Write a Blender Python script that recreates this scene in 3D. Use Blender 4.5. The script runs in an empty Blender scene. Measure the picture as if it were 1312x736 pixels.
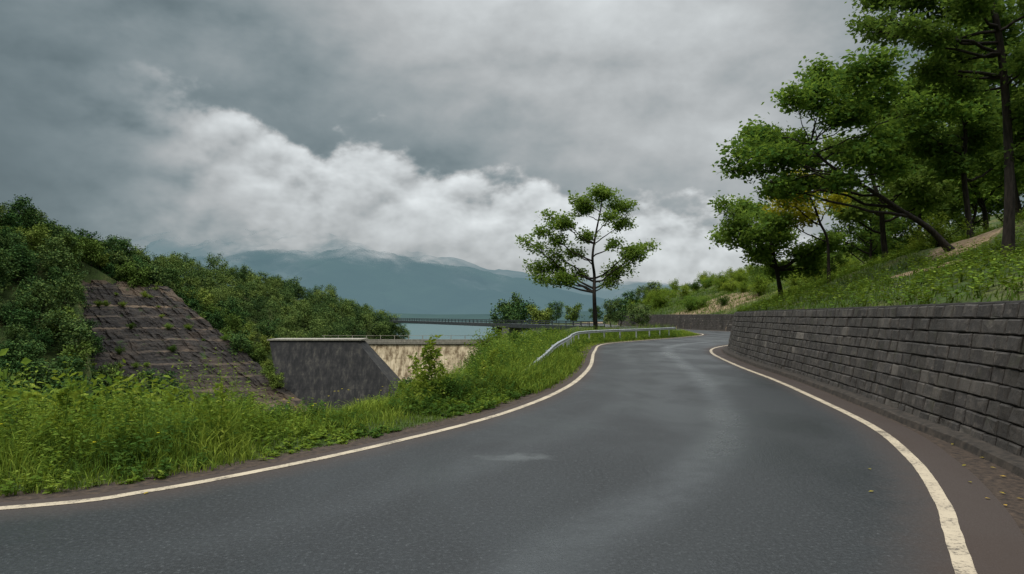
import bpy, math, numpy as np
from mathutils import Vector
rng=np.random.default_rng(11)
scene=bpy.context.scene
scene.view_settings.view_transform='Standard'
scene.view_settings.look='None'
scene.view_settings.exposure=0
col=scene.collection
EYE=1.6
def P(px,py,d):
    return np.array([(px-656)/875*d, d, EYE-(py-405)/875*d])
# ------------------------------------------------------------ utilities
def nrm(a):
    return a/np.maximum(np.linalg.norm(a,axis=-1,keepdims=True),1e-9)
def hash2(ix,iy,s):
    h=np.sin(ix*127.1+iy*311.7+s*74.7)*43758.5453
    return h-np.floor(h)
def vnoise(x,y,s=0.):
    x=np.asarray(x,float);y=np.asarray(y,float)
    ix=np.floor(x);iy=np.floor(y);fx=x-ix;fy=y-iy
    fx=fx*fx*(3-2*fx);fy=fy*fy*(3-2*fy)
    a=hash2(ix,iy,s);b=hash2(ix+1,iy,s);c=hash2(ix,iy+1,s);d=hash2(ix+1,iy+1,s)
    return (a*(1-fx)+b*fx)*(1-fy)+(c*(1-fx)+d*fx)*fy
def fbm(x,y,s=0.,o=4):
    t=0;a=.5
    for i in range(o):
        t=t+a*vnoise(x,y,s+i*3.1);x=x*2.03;y=y*2.03;a*=.5
    return t
def sst(a,b,x):
    t=np.clip((x-a)/(b-a),0,1);return t*t*(3-2*t)
def catmull(pts,per=8):
    p=np.array(pts,float);n=len(p)
    e=np.vstack([2*p[0]-p[1],p,2*p[-1]-p[-2]]);out=[]
    for i in range(n-1):
        a,b,c,d=e[i:i+4]
        for k in range(per):
            t=k/per
            out.append(.5*(2*b+(c-a)*t+(2*a-5*b+4*c-d)*t*t+(-a+3*b-3*c+d)*t**3))
    out.append(p[-1]);return np.array(out)
def make_mesh(name,V,Fs,mats=(),var=None,uv=None,midx=None,smooth=False):
    V=np.asarray(V,float).reshape(-1,3)
    me=bpy.data.meshes.new(name)
    Fs=[np.asarray(f,int) for f in Fs if len(f)]
    lt=np.concatenate([np.full(len(f),f.shape[1]) for f in Fs])
    vi=np.concatenate([f.ravel() for f in Fs])
    ls=np.concatenate([[0],np.cumsum(lt)[:-1]])
    me.vertices.add(len(V));me.vertices.foreach_set('co',V.ravel())
    me.loops.add(len(vi));me.loops.foreach_set('vertex_index',vi)
    me.polygons.add(len(lt));me.polygons.foreach_set('loop_start',ls)
    if midx is not None: me.polygons.foreach_set('material_index',np.asarray(midx,int))
    me.polygons.foreach_set('use_smooth',np.full(len(lt),bool(smooth)))
    me.update(calc_edges=True)
    if var is not None:
        a=me.attributes.new('var','FLOAT','POINT');a.data.foreach_set('value',np.asarray(var,float))
    if uv is not None:
        l=me.uv_layers.new(name='UVMap');l.data.foreach_set('uv',np.asarray(uv,float)[vi].ravel())
    for m in mats: me.materials.append(m)
    return me
def add(name,me,parent=None,loc=None,label=None,cat=None,kind=None,group=None):
    o=bpy.data.objects.new(name,me);col.objects.link(o)
    if loc is not None:o.location=loc
    if parent is not None:o.parent=parent
    if label:o['label']=label
    if cat:o['category']=cat
    if kind:o['kind']=kind
    if group:o['group']=group
    return o
def grid_faces(nu,nv):
    i=np.arange(nu-1)[:,None]*nv+np.arange(nv-1)[None,:]
    i=i.ravel();return np.stack([i,i+nv,i+nv+1,i+1],1)
class Acc:
    def __init__(s): s.V=[];s.F={};s.n=0;s.var=[];s.M=[]
    def add(s,V,F,var=0.5,m=0):
        V=np.asarray(V,float).reshape(-1,3)
        F=np.asarray(F,int)
        s.F.setdefault((F.shape[1],m),[]).append(F+s.n);s.V.append(V)
        s.var.append(np.broadcast_to(np.asarray(var,float),(len(V),)));s.n+=len(V)
    def mesh(s,name,mats,smooth=False):
        Fs=[];mi=[]
        for (k,m),l in s.F.items():
            f=np.concatenate(l);Fs.append(f);mi.append(np.full(len(f),m))
        return make_mesh(name,np.concatenate(s.V),Fs,mats,var=np.concatenate(s.var),midx=np.concatenate(mi),smooth=smooth)
def box(acc,c,sz,m=0,var=.5,rz=0):
    x,y,z=np.array(sz)/2.
    v=np.array([[-x,-y,-z],[x,-y,-z],[x,y,-z],[-x,y,-z],[-x,-y,z],[x,-y,z],[x,y,z],[-x,y,z]])
    cs,sn=math.cos(rz),math.sin(rz)
    v=np.stack([v[:,0]*cs-v[:,1]*sn,v[:,0]*sn+v[:,1]*cs,v[:,2]],1)+np.array(c)
    acc.add(v,[[0,3,2,1],[4,5,6,7],[0,1,5,4],[1,2,6,5],[2,3,7,6],[3,0,4,7]],var,m)
def tube(acc,path,rad,sides=7,m=0,var=.5):
    p=np.asarray(path,float);n=len(p);rad=np.broadcast_to(np.asarray(rad,float),(n,))
    t=nrm(np.gradient(p,axis=0))
    up=np.array([0.31,0.17,1.]) if abs(t[:,2]).mean()<.9 else np.array([1.,.2,0])
    a=nrm(np.cross(t,up));b=nrm(np.cross(t,a))
    th=np.arange(sides)/sides*2*math.pi
    V=p[:,None]+rad[:,None,None]*(a[:,None]*np.cos(th)[None,:,None]+b[:,None]*np.sin(th)[None,:,None])
    i=np.arange(n-1)[:,None]*sides;j=np.arange(sides)[None,:];k=(j+1)%sides
    F=np.stack([(i+j).ravel(),(i+k).ravel(),(i+sides+k).ravel(),(i+sides+j).ravel()],1)
    acc.add(V.reshape(-1,3),F,var,m)
def leaves(acc,C,A,Nn,L,W,var,m=0):
    A=nrm(A);B=nrm(np.cross(A,Nn));L=np.reshape(L,(-1,1));W=np.reshape(W,(-1,1));NN=nrm(np.cross(B,A))
    n=len(C)
    V=np.stack([C,C+A*L*.45+B*W*.5,C+A*L-NN*L*.12,C+A*L*.45-B*W*.5],1).reshape(-1,3)
    F=np.arange(n*4).reshape(n,4)
    acc.add(V,F,np.repeat(np.broadcast_to(var,(n,)),4),m)
def rleaves(acc,C,size,rng,upb=.6,var=None,asp=.5,m=0):
    n=len(C)
    A=rng.normal(size=(n,3));A[:,2]=A[:,2]*.5-.15
    N_=rng.normal(size=(n,3))*(1-upb)*1.3;N_[:,2]+=upb*1.2
    L=size*rng.uniform(.65,1.35,n)
    leaves(acc,C,A,N_,L,L*asp*rng.uniform(.8,1.3,n),rng.random(n) if var is None else var,m)
# ------------------------------------------------------------ node helpers
def nd(nt,typ,ins=None,**props):
    n=nt.nodes.new(typ)
    for k,v in props.items(): setattr(n,k,v)
    if ins:
        for k,v in ins.items():
            s=n.inputs[k]
            if isinstance(v,bpy.types.NodeSocket): nt.links.new(v,s)
            else: s.default_value=v
    return n
def M(nt,op,a,b=0.,c=None,clamp=False):
    i={0:a,1:b}
    if c is not None:i[2]=c
    n=nd(nt,'ShaderNodeMath',i,operation=op);n.use_clamp=clamp
    return n.outputs[0]
def c4(c): return (c[0],c[1],c[2],1.)
def mix(nt,f,a,b,blend='MIX'):
    a=c4(a) if isinstance(a,tuple) and len(a)==3 else a
    b=c4(b) if isinstance(b,tuple) and len(b)==3 else b
    return nd(nt,'ShaderNodeMix',{0:f,6:a,7:b},data_type='RGBA',blend_type=blend).outputs[2]
def ramp(nt,f,stops):
    n=nt.nodes.new('ShaderNodeValToRGB');e=n.color_ramp.elements
    while len(e)<len(stops): e.new(.5)
    for i,(p,c) in enumerate(stops):
        e[i].position=p;e[i].color=c4(c) if not isinstance(c,float) else (c,c,c,1)
    nt.links.new(f,n.inputs[0]);return n.outputs[0]
def sm(nt,x,a,b,lo=0.,hi=1.):
    n=nd(nt,'ShaderNodeMapRange',{0:x,1:a,2:b,3:lo,4:hi},interpolation_type='SMOOTHSTEP');return n.outputs[0]
def noise(nt,vec,scale,detail=4,rough=.5,dist=0.):
    return nd(nt,'ShaderNodeTexNoise',{'Vector':vec,'Scale':scale,'Detail':detail,'Roughness':rough,'Distortion':dist}).outputs[0]
def mat(name):
    m=bpy.data.materials.new(name);m.use_nodes=True;m.node_tree.nodes.clear();return m,m.node_tree
def out(nt,sh,disp=None):
    o=nt.nodes.new('ShaderNodeOutputMaterial');nt.links.new(sh,o.inputs[0])
def pbsdf(nt,color,rough=.6,bump=None,bs=.3,bd=.02,spec=.4,metal=0.):
    b=nd(nt,'ShaderNodeBsdfPrincipled',{'Base Color':c4(color) if isinstance(color,tuple) and len(color)==3 else color,'Roughness':rough,'Specular IOR Level':spec,'Metallic':metal})
    if bump is not None:
        bn=nd(nt,'ShaderNodeBump',{'Height':bump,'Strength':bs,'Distance':bd})
        nt.links.new(bn.outputs[0],b.inputs['Normal'])
    return b.outputs[0]
def pos(nt): return nd(nt,'ShaderNodeNewGeometry').outputs['Position']
def scalev(nt,v,s):
    return nd(nt,'ShaderNodeMapping',{'Vector':v,'Scale':s}).outputs[0]
# ------------------------------------------------------------ materials
def leafmat(name,dark,mid,light,trans=.3,hue=.04):
    m,nt=mat(name)
    v=nd(nt,'ShaderNodeAttribute',attribute_name='var').outputs['Fac']
    c=ramp(nt,v,[(0.,dark),(.5,mid),(1.,light)])
    r=nd(nt,'ShaderNodeObjectInfo').outputs['Random']
    h=nd(nt,'ShaderNodeHueSaturation',{'Hue':M(nt,'MULTIPLY_ADD',r,-hue,.5+hue/2),'Saturation':1.,'Value':M(nt,'MULTIPLY_ADD',r,.5,.78),'Color':c}).outputs[0]
    b=nd(nt,'ShaderNodeBsdfDiffuse',{'Color':h}).outputs[0]
    if trans>0:
        t=nd(nt,'ShaderNodeBsdfTranslucent',{'Color':mix(nt,.5,h,(light[0]*1.4,light[1]*1.4,light[2]*.6))}).outputs[0]
        b=nd(nt,'ShaderNodeMixShader',{0:trans,1:b,2:t}).outputs[0]
    out(nt,b);return m
M_leaf=leafmat('foliage',(.05,.10,.024),(.11,.19,.040),(.21,.29,.06),trans=.45)
M_leafd=leafmat('foliage_dark',(.038,.078,.022),(.08,.14,.032),(.15,.21,.045),trans=.42)
M_leafy=leafmat('foliage_yellow',(.13,.15,.02),(.30,.28,.026),(.46,.39,.035),trans=.4)
M_leafyg=leafmat('foliage_fresh',(.06,.105,.018),(.13,.20,.03),(.27,.32,.055),trans=.35)
M_weedd=leafmat('foliage_weed_dark',(.03,.06,.014),(.06,.11,.022),(.12,.18,.035),trans=.25)
M_forest=leafmat('foliage_forest',(.028,.062,.026),(.07,.125,.038),(.15,.21,.055),trans=0,hue=.06)
M_forestf=leafmat('foliage_forest_fresh',(.07,.115,.024),(.14,.195,.04),(.23,.28,.065),trans=0,hue=.04)
M_grass=leafmat('grass_blades',(.035,.07,.014),(.095,.16,.024),(.23,.29,.045),trans=.2)
M_flower=leafmat('flower_petals',(.5,.35,.02),(.6,.45,.02),(.7,.5,.05),trans=0)
def barkmat():
    m,nt=mat('bark');p=pos(nt)
    n=noise(nt,scalev(nt,p,(9,9,2)),2,4,.6)
    c=ramp(nt,n,[(.3,(.009,.007,.006)),(.7,(.042,.034,.028))])
    out(nt,pbsdf(nt,c,.9,n,.8,.03,spec=.2));return m
M_bark=barkmat()
def groundmat():
    m,nt=mat('ground_soil');p=pos(nt)
    n=noise(nt,p,.35,5,.6);n2=noise(nt,p,6,5,.6)
    g=ramp(nt,n,[(.3,(.03,.055,.014)),(.5,(.06,.095,.022)),(.62,(.13,.13,.045)),(.75,(.22,.17,.09))])
    g=mix(nt,sm(nt,n2,.35,.7),g,(.03,.035,.015))
    v=nd(nt,'ShaderNodeAttribute',attribute_name='var').outputs['Fac']
    d=ramp(nt,n2,[(.3,(.14,.095,.055)),(.7,(.34,.25,.16))])
    f=sm(nt,M(nt,'ADD',v,M(nt,'MULTIPLY',M(nt,'SUBTRACT',n2,.5),.5)),.35,.6)
    out(nt,pbsdf(nt,mix(nt,f,g,d),.95,n2,.8,.06,spec=.15));return m
M_ground=groundmat()
def roadmat():
    m,nt=mat('asphalt');p=pos(nt)
    uv=nd(nt,'ShaderNodeUVMap').outputs[0];s=nd(nt,'ShaderNodeSeparateXYZ',{0:uv});u,v=s.outputs[0],s.outputs[1]
    ag=nd(nt,'ShaderNodeTexVoronoi',{'Vector':p,'Scale':48.}).outputs['Distance']
    fine=noise(nt,p,28,4,.85);mid=noise(nt,p,4,5,.6);big=noise(nt,scalev(nt,p,(.5,.28,.5)),1,4,.55,.4)
    base=ramp(nt,fine,[(.34,(.0015,.002,.0025)),(.5,(.008,.0095,.0105)),(.6,(.023,.026,.028)),(.70,(.10,.105,.106))])
    base=mix(nt,sm(nt,big,.42,.66,0.,.35),base,(.024,.029,.033))
    uw=M(nt,'ADD',u,M(nt,'MULTIPLY',M(nt,'SUBTRACT',noise(nt,scalev(nt,p,(.3,.3,.3)),1,3),.5),.12))
    def band(c,w,k=.2): return sm(nt,M(nt,'ABSOLUTE',M(nt,'SUBTRACT',uw,c)),w,w*k)
    tr=M(nt,'MAXIMUM',band(.60,.075,.1),M(nt,'MULTIPLY',band(.28,.08,.05),.4))
    tr=M(nt,'MULTIPLY',tr,sm(nt,mid,.3,.65,.5,1.))
    base=mix(nt,M(nt,'MULTIPLY',sm(nt,uw,.50,.60),.18),base,(.045,.05,.053))
    base=mix(nt,M(nt,'MULTIPLY',tr,.30),base,(.08,.088,.094))  # paler wheel tracks, with wet sheen painted into the base colour
    um=M(nt,'ADD',u,M(nt,'MULTIPLY',M(nt,'SUBTRACT',mid,.5),.05))
    ed=M(nt,'MAXIMUM',sm(nt,um,.84,.95),sm(nt,um,.13,.01))
    base=mix(nt,M(nt,'MULTIPLY',ed,.85),base,(.045,.028,.020))
    sp=nd(nt,'ShaderNodeSeparateXYZ',{0:p})
    dx=M(nt,'DIVIDE',M(nt,'SUBTRACT',sp.outputs[0],.05),.42);dy=M(nt,'DIVIDE',M(nt,'SUBTRACT',sp.outputs[1],7.75),.22)
    r=M(nt,'SQRT',M(nt,'ADD',M(nt,'MULTIPLY',dx,dx),M(nt,'MULTIPLY',dy,dy)))
    pf=sm(nt,M(nt,'ADD',r,M(nt,'MULTIPLY',M(nt,'SUBTRACT',mid,.5),2.6)),1.2,.1,0.,.42)
    base=mix(nt,pf,base,(.12,.13,.13))
    rg=M(nt,'ADD',sm(nt,big,.35,.65,.50,.28),M(nt,'MULTIPLY',fine,.12))
    rg=M(nt,'ADD',M(nt,'SUBTRACT',rg,M(nt,'MULTIPLY',tr,.14)),M(nt,'MULTIPLY',ed,.35))
    h=M(nt,'ADD',M(nt,'MULTIPLY',ag,.8),fine)
    out(nt,pbsdf(nt,base,rg,h,.5,.007,spec=.45));return m
M_road=roadmat()
def simple(name,c1,c2,sc=6,rough=.8,stretch=(1,1,1),bs=.4,bd=.02,lo=.35,hi=.68,**k):
    m,nt=mat(name);p=pos(nt);n=noise(nt,scalev(nt,p,stretch),sc,6,.62)
    out(nt,pbsdf(nt,ramp(nt,n,[(lo,c1),(hi,c2)]),rough,n,bs,bd,**k));return m
def linemat():
    m,nt=mat('road_paint');p=pos(nt);n=noise(nt,p,26,5,.8);n2=noise(nt,p,2.5,5,.65)
    f=sm(nt,M(nt,'ADD',n,M(nt,'MULTIPLY',n2,.6)),.62,.82)
    c=mix(nt,f,(.11,.09,.07),mix(nt,n2,(.34,.28,.20),(.56,.47,.34)))
    out(nt,pbsdf(nt,c,.65,n,.3,.004));return m
M_line=linemat()
M_dirt=simple('shoulder_dirt',(.018,.012,.009),(.075,.050,.033),14,.95)
def wallmat():
    m,nt=mat('masonry_stone');p=pos(nt)
    v=nd(nt,'ShaderNodeAttribute',attribute_name='var').outputs['Fac']
    c=ramp(nt,v,[(0.,(.026,.022,.020)),(.55,(.046,.040,.036)),(.9,(.070,.061,.052)),(1.,(.13,.115,.10))])
    n=noise(nt,p,9,5,.7);n2=noise(nt,scalev(nt,p,(1,1,.4)),1.2,4,.6);n3=noise(nt,p,40,4,.7)
    c=mix(nt,sm(nt,n,.45,.75,0.,.75),c,(.13,.11,.092))
    c=mix(nt,sm(nt,n2,.46,.68,0.,.7),c,(.020,.016,.012))
    c=mix(nt,sm(nt,noise(nt,p,2.3,4,.6),.56,.74,0.,.5),c,(.045,.045,.02))
    h=M(nt,'ADD',n,M(nt,'MULTIPLY',n3,.5))
    out(nt,pbsdf(nt,c,.66,h,.9,.025,spec=.4));return m
M_wall=wallmat()
M_mortar=simple('mortar',(.008,.007,.006),(.022,.019,.016),10,.95)
M_conc=simple('concrete',(.22,.20,.165),(.38,.35,.29),3,.85,(1,1,.4))
M_metal=simple('galvanised_steel',(.30,.32,.33),(.50,.52,.53),4,.5,metal=.1,bs=.05)
M_dark=simple('dark_steel',(.02,.028,.032),(.05,.058,.062),3,.6)
# ------------------------------------------------------------ road stations
L0=[(-30,1.5),(-14,3.4),(-8,4.55),(-4.25,5.67),(-3.27,6.28),(-2.21,7.57),(-1.38,8.86),(-.65,10.14),(.05,11.67),(.86,14),(1.64,17.07),(2.56,22.2),(3.77,31.1),(5.29,38.9),(8.98,45.2),(13.3,51.9),(16.5,59),(17,68),(15,82),(13,100),(12,125),(13.5,150)]
R0=[(-30,-8),(-12,-5.5),(-3,-2),(1.2,1.5),(2.3,3.3),(3.18,4.91),(3.74,5.96),(4.45,7.57),(5.19,9.79),(5.84,12.96),(6.55,17),(7.3,22.3),(8.71,29.8),(10.56,35),(13.9,40.3),(19,47),(22.3,55),(22.7,68),(20.5,82),(18.5,100),(17.5,125),(19,150)]
Lc=catmull(L0,8);Rc=catmull(R0,8)
Le=np.vstack([Lc,[[26,190],[70,300],[260,600],[900,1500]]])
Re=np.vstack([Rc,[[34,190],[80,295],[270,590],[910,1490]]])
def normals(p):
    t=nrm(np.gradient(p,axis=0));return np.stack([t[:,1],-t[:,0]],1)
Wc=Rc+normals(Rc)*(.75+np.clip((10-Rc[:,1])*.12,0,.9))[:,None]
We=np.vstack([Wc,[[36,190],[82,294],[272,588],[912,1488]]])
def sdist(poly,X,Y):
    best=np.full(X.shape,1e18);sg=np.ones(X.shape)
    for a,b in zip(poly[:-1],poly[1:]):
        d=b-a;l2=(d**2).sum()
        t=np.clip(((X-a[0])*d[0]+(Y-a[1])*d[1])/l2,0,1)
        ex=X-a[0]-t*d[0];ey=Y-a[1]-t*d[1];q=ex*ex+ey*ey
        c=d[0]*(Y-a[1])-d[1]*(X-a[0])
        k=q<best;best=np.where(k,q,best);sg=np.where(k,np.sign(c),sg)
    return np.sqrt(best)*sg
CR=np.array([(-150,-60,30),(-130,40,28),(-98,90,18.5),(-82.5,110,15.5),(-82.6,130,13),(-78.2,150,11),(-69.2,170,9),(-55.6,190,5.5),(-38.8,205,-1.2),(-30,210,-7),(-22,214,-14)],float)
def crestd(X,Y):
    best=np.full(X.shape,1e18);sg=np.ones(X.shape);zz=np.zeros(X.shape)
    for a,b in zip(CR[:-1],CR[1:]):
        d=(b-a)[:2];l2=(d**2).sum()
        t=np.clip(((X-a[0])*d[0]+(Y-a[1])*d[1])/l2,0,1)
        ex=X-a[0]-t*d[0];ey=Y-a[1]-t*d[1];q=ex*ex+ey*ey
        c=d[0]*(Y-a[1])-d[1]*(X-a[0]);k=q<best
        best=np.where(k,q,best);sg=np.where(k,np.sign(c),sg);zz=np.where(k,a[2]+t*(b[2]-a[2]),zz)
    return np.sqrt(best),sg,zz
PA,PB,PC,PD=P(82,358,125),P(216,366,130),P(424,545,109),P(105,505,96)
_A=np.array([PA,PB,PC,PD]);_pl=np.linalg.lstsq(np.c_[_A[:,:2],np.ones(4)],_A[:,2],rcond=None)[0]
def inpoly(X,Y,poly):
    X=np.asarray(X,float);Y=np.asarray(Y,float);r=np.zeros(X.shape,bool);n=len(poly)
    for i in range(n):
        x1,y1=poly[i][:2];x2,y2=poly[(i+1)%n][:2]
        c=((y1>Y)!=(y2>Y))&(X<(x2-x1)*(Y-y1)/((y2-y1)+1e-12)+x1);r^=c
    return r
CUT=[PA,PB,PC,PC+(PC-PB)*.35,PD+(PD-PA)*.9]
VW=1.9
def H(X,Y,full=False):
    X=np.asarray(X,float);Y=np.asarray(Y,float)
    dl=sdist(Le,X,Y);dw=-sdist(We,X,Y)
    z=np.full(X.shape,-.03)
    bump=(fbm(X*.8,Y*.8,3)-.45)
    zl=-.03+sst(.2,1.2,dl)*(.04+bump*.12)
    vw=VW+np.clip((Y-18)*.08,0,2.)
    t=np.maximum(dl-vw,0);zl=zl-.62*(np.sqrt(t*t+.5)-.707)
    zl=zl+np.clip((t-3)/10,0,1)*(fbm(X*.12,Y*.12,9)-.45)*4
    zl=np.maximum(zl,-22+fbm(X*.05,Y*.05,2)*2)
    z=np.where(dl>0.2,zl,z)
    s=np.maximum(dw-.3,0)
    zr=1.69+.36*np.minimum(s,8)+.25*np.clip(s-8,0,60)+.1*np.clip(s-68,0,200)+sst(.5,5,s)*(fbm(X*.25,Y*.25,5)-.45)*1.6*np.clip(s/8,.3,1)
    z=np.where(dw>.3,zr,z)
    cd,cs,cz=crestd(X,Y)
    hh=np.where(cs<0,cz-.62*cd,cz-.12*cd)+(fbm(X*.06,Y*.06,8)-.45)*4*np.clip(cd/12,0,1)
    z=np.where((dl>3.6),np.maximum(z,np.maximum(hh,-23)),z)
    ins=inpoly(X,Y,CUT)
    z=np.where(ins,np.minimum(z,np.maximum(_pl[0]*X+_pl[1]*Y+_pl[2]-3.,-23)),z)
    return (z,dl,dw) if full else z
def axis(lo,hi,st,far0,far1,g=1.09):
    c=list(np.arange(lo,hi,st));s=st;x=c[-1]
    while x<far1: s*=g;x+=s;c.append(x)
    s=st;x=lo;a=[]
    while x>far0: s*=g;x-=s;a.append(x)
    return np.array(a[::-1]+c)
gx=axis(-12,28,.3,-4000,4000,1.06);gy=axis(-3,122,.32,-1500,6000,1.045)
GX,GY=np.meshgrid(gx,gy,indexing='ij')
GZ,DL,DW=H(GX,GY,True)
dirt=np.zeros(GX.shape)
for (px,py,d,rx,ry) in [(925,386,62,3.5,6),(955,382,50,3,3.5),(1185,362,19,.8,1.6),(1235,345,21,1.,1.2),(1040,370,36,1.5,3),(880,398,75,3,6),(900,392,68,3,4),(905,372,85,6,5),(940,360,80,4,4)]:
    c=P(px,py,d);dirt=np.maximum(dirt,np.exp(-((GX-c[0])/rx)**2-((GY-c[1])/ry)**2))
dirt=np.maximum(dirt,((DL<.45)&(DW<0))*1.)
V=np.stack([GX,GY,GZ],-1).reshape(-1,3)
me=make_mesh('ground',V,[grid_faces(len(gx),len(gy))],[M_ground],var=dirt.ravel(),smooth=True)
add('ground',me,kind='structure',label='grassy hillside terrain dropping into a deep valley')
nL,nR=normals(Lc),normals(Rc)
def ribbon(name,A,B,z,mats,nu=2,label=None,vs=None):
    n=len(A);t=np.linspace(0,1,nu)
    XY=A[:,None]*(1-t)[None,:,None]+B[:,None]*t[None,:,None]
    s=np.concatenate([[0],np.cumsum(np.linalg.norm(np.diff((A+B)/2,axis=0),axis=1))])
    V=np.concatenate([XY,np.full((n,nu,1),z)],-1).reshape(-1,3)
    uv=np.stack([np.broadcast_to(t,(n,nu)),np.broadcast_to(s[:,None],(n,nu))],-1).reshape(-1,2)
    return make_mesh(name,V,[grid_faces(n,nu)[:,::-1]],mats,uv=uv)
m_=ribbon('road',Lc-nL*.22,Rc+nR*.45,0.,[M_road],9)
add('road',m_,kind='structure',label='dark damp two lane asphalt road winding through bends')
m_=ribbon('dirt_shoulder',Lc-nL*.62,Lc-nL*.12,-.006,[M_dirt],3)
add('shoulder',m_,kind='structure',label='thin strip of dirt between asphalt and grass')
m_=ribbon('gutter',Rc+nR*.35,Wc+normals(Wc)*.05,-.005,[M_dirt],3)
add('gutter',m_,kind='structure',label='dirty gutter strip at the foot of the stone wall')
Ls=catmull(L0,16);Rs=catmull(R0,16);nLs,nRs=normals(Ls),normals(Rs)
for P_,N_ in ((Ls,nLs),(Rs,nRs)):
    wob=(vnoise(np.arange(len(P_))*.7,P_[:,0]*0,4)-.5)[:,None]*.008
    m_=ribbon('road_marking',P_-N_*(.06+wob),P_+N_*(.06-wob),.004,[M_line],3)
    add('road_marking',m_,kind='structure',label='worn cream white painted edge line')
# ------------------------------------------------------------ masonry wall
def resample(p,step):
    s=np.concatenate([[0],np.cumsum(np.linalg.norm(np.diff(p,axis=0),axis=1))])
    q=np.arange(0,s[-1],step);return np.stack([np.interp(q,s,p[:,i]) for i in range(p.shape[1])],1)
Wd=resample(Wc[(Wc[:,1]>-3)&(Wc[:,1]<120)],.1)
Wn=normals(Wd)
for _ in range(12): Wn[1:-1]=(Wn[:-2]+Wn[1:-1]*2+Wn[2:])/4
sL=len(Wd)*.1
BAT=.18
def wpt(s,h,o):
    i=np.clip(np.asarray(s)/.1,0,len(Wd)-1.001);k=i.astype(int);f=(i-k)[...,None]
    b=Wd[k]*(1-f)+Wd[k+1]*f;n=Wn[k]*(1-f)+Wn[k+1]*f
    b=b+n*(np.asarray(o)+BAT*np.asarray(h))[...,None]
    return np.concatenate([b,np.asarray(h,float)[...,None]],-1)
acc=Acc()
NC=9;hc=.1955
for k in range(NC):
    s=(k%2)*.17+rng.uniform(0,.03)
    ss=[];ws=[]
    while s<sL-.8:
        w=rng.uniform(.28,.36)
        ss.append(s);ws.append(w);s+=w
    ss=np.array(ss);ws=np.array(ws);n=len(ss)
    g=.009;j=rng.normal(0,.004,(n,4))
    def lvl(kk,sv): return hc*kk+.014*np.sin(sv*.5)*min(kk,NC-kk)/5
    s0=ss+g+j[:,0]*.6;s1=ss+ws-g+j[:,1]*.6
    z0a=lvl(k,s0)+g;z0b=lvl(k,s1)+g
    z1a=lvl(k+1,s0)-g+j[:,2];z1b=lvl(k+1,s1)-g+j[:,3]
    pr=rng.uniform(.014,.042,n)
    tl=rng.normal(0,.006,(n,4))
    bv=rng.uniform(.012,.020,n)
    ring0=[wpt(s0,z0a,np.full(n,.02)),wpt(s1,z0b,np.full(n,.02)),wpt(s1,z1b,np.full(n,.02)),wpt(s0,z1a,np.full(n,.02))]
    ring1=[wpt(s0,z0a,-pr*.5),wpt(s1,z0b,-pr*.5),wpt(s1,z1b,-pr*.5),wpt(s0,z1a,-pr*.5)]
    ring2=[wpt(s0+bv,z0a+bv,-pr+tl[:,0]),wpt(s1-bv,z0b+bv,-pr+tl[:,1]),wpt(s1-bv,z1b-bv,-pr+tl[:,2]),wpt(s0+bv,z1a-bv,-pr+tl[:,3])]
    V=np.stack(ring0+ring1+ring2,1)
    base=(np.arange(n)*12)[:,None]
    F=[]
    for r in (0,4):
        for q in range(4):
            q2=(q+1)%4;F.append(base+np.array([[r+q,r+q2,r+4+q2,r+4+q]]))
    F.append(base+np.array([[8,9,10,11]]))
    var=np.clip(rng.normal(.5,.2,n),0,.95);var[rng.random(n)<.02]=1.
    acc.add(V.reshape(-1,3),np.concatenate(F),np.repeat(var,12),0)
sv=np.arange(0,sL-1,.3);n=len(sv)
prof=[(0.,.012),(1.765,.012),(1.785,.04),(1.785,.45),(1.5,.5)]
Vc=np.stack([wpt(sv,np.full(n,h),np.full(n,o)) for h,o in prof],1)
acc.add(Vc.reshape(-1,3),grid_faces(n,len(prof)),.3,1)
wall=add('retaining_wall',acc.mesh('retaining_wall',[M_wall,M_mortar]),label='long curved dark stone block retaining wall beside the road',cat='wall')
sv=np.arange(0,sL-50,.4);n=len(sv)
prof=[(-.02,-.24),(.07,-.23),(.085,-.2),(.09,.03)]
Vc=np.stack([wpt(sv,np.full(n,h),np.full(n,o)) for h,o in prof],1)
Vc[...,2]+=(vnoise(sv*2,sv*0,3)*.02)[:,None]
add('wall_footing',make_mesh('wall_footing',Vc.reshape(-1,3),[grid_faces(n,4)],[simple('dirty_concrete',(.016,.013,.010),(.062,.048,.037),9,.9)]),parent=wall)
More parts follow.
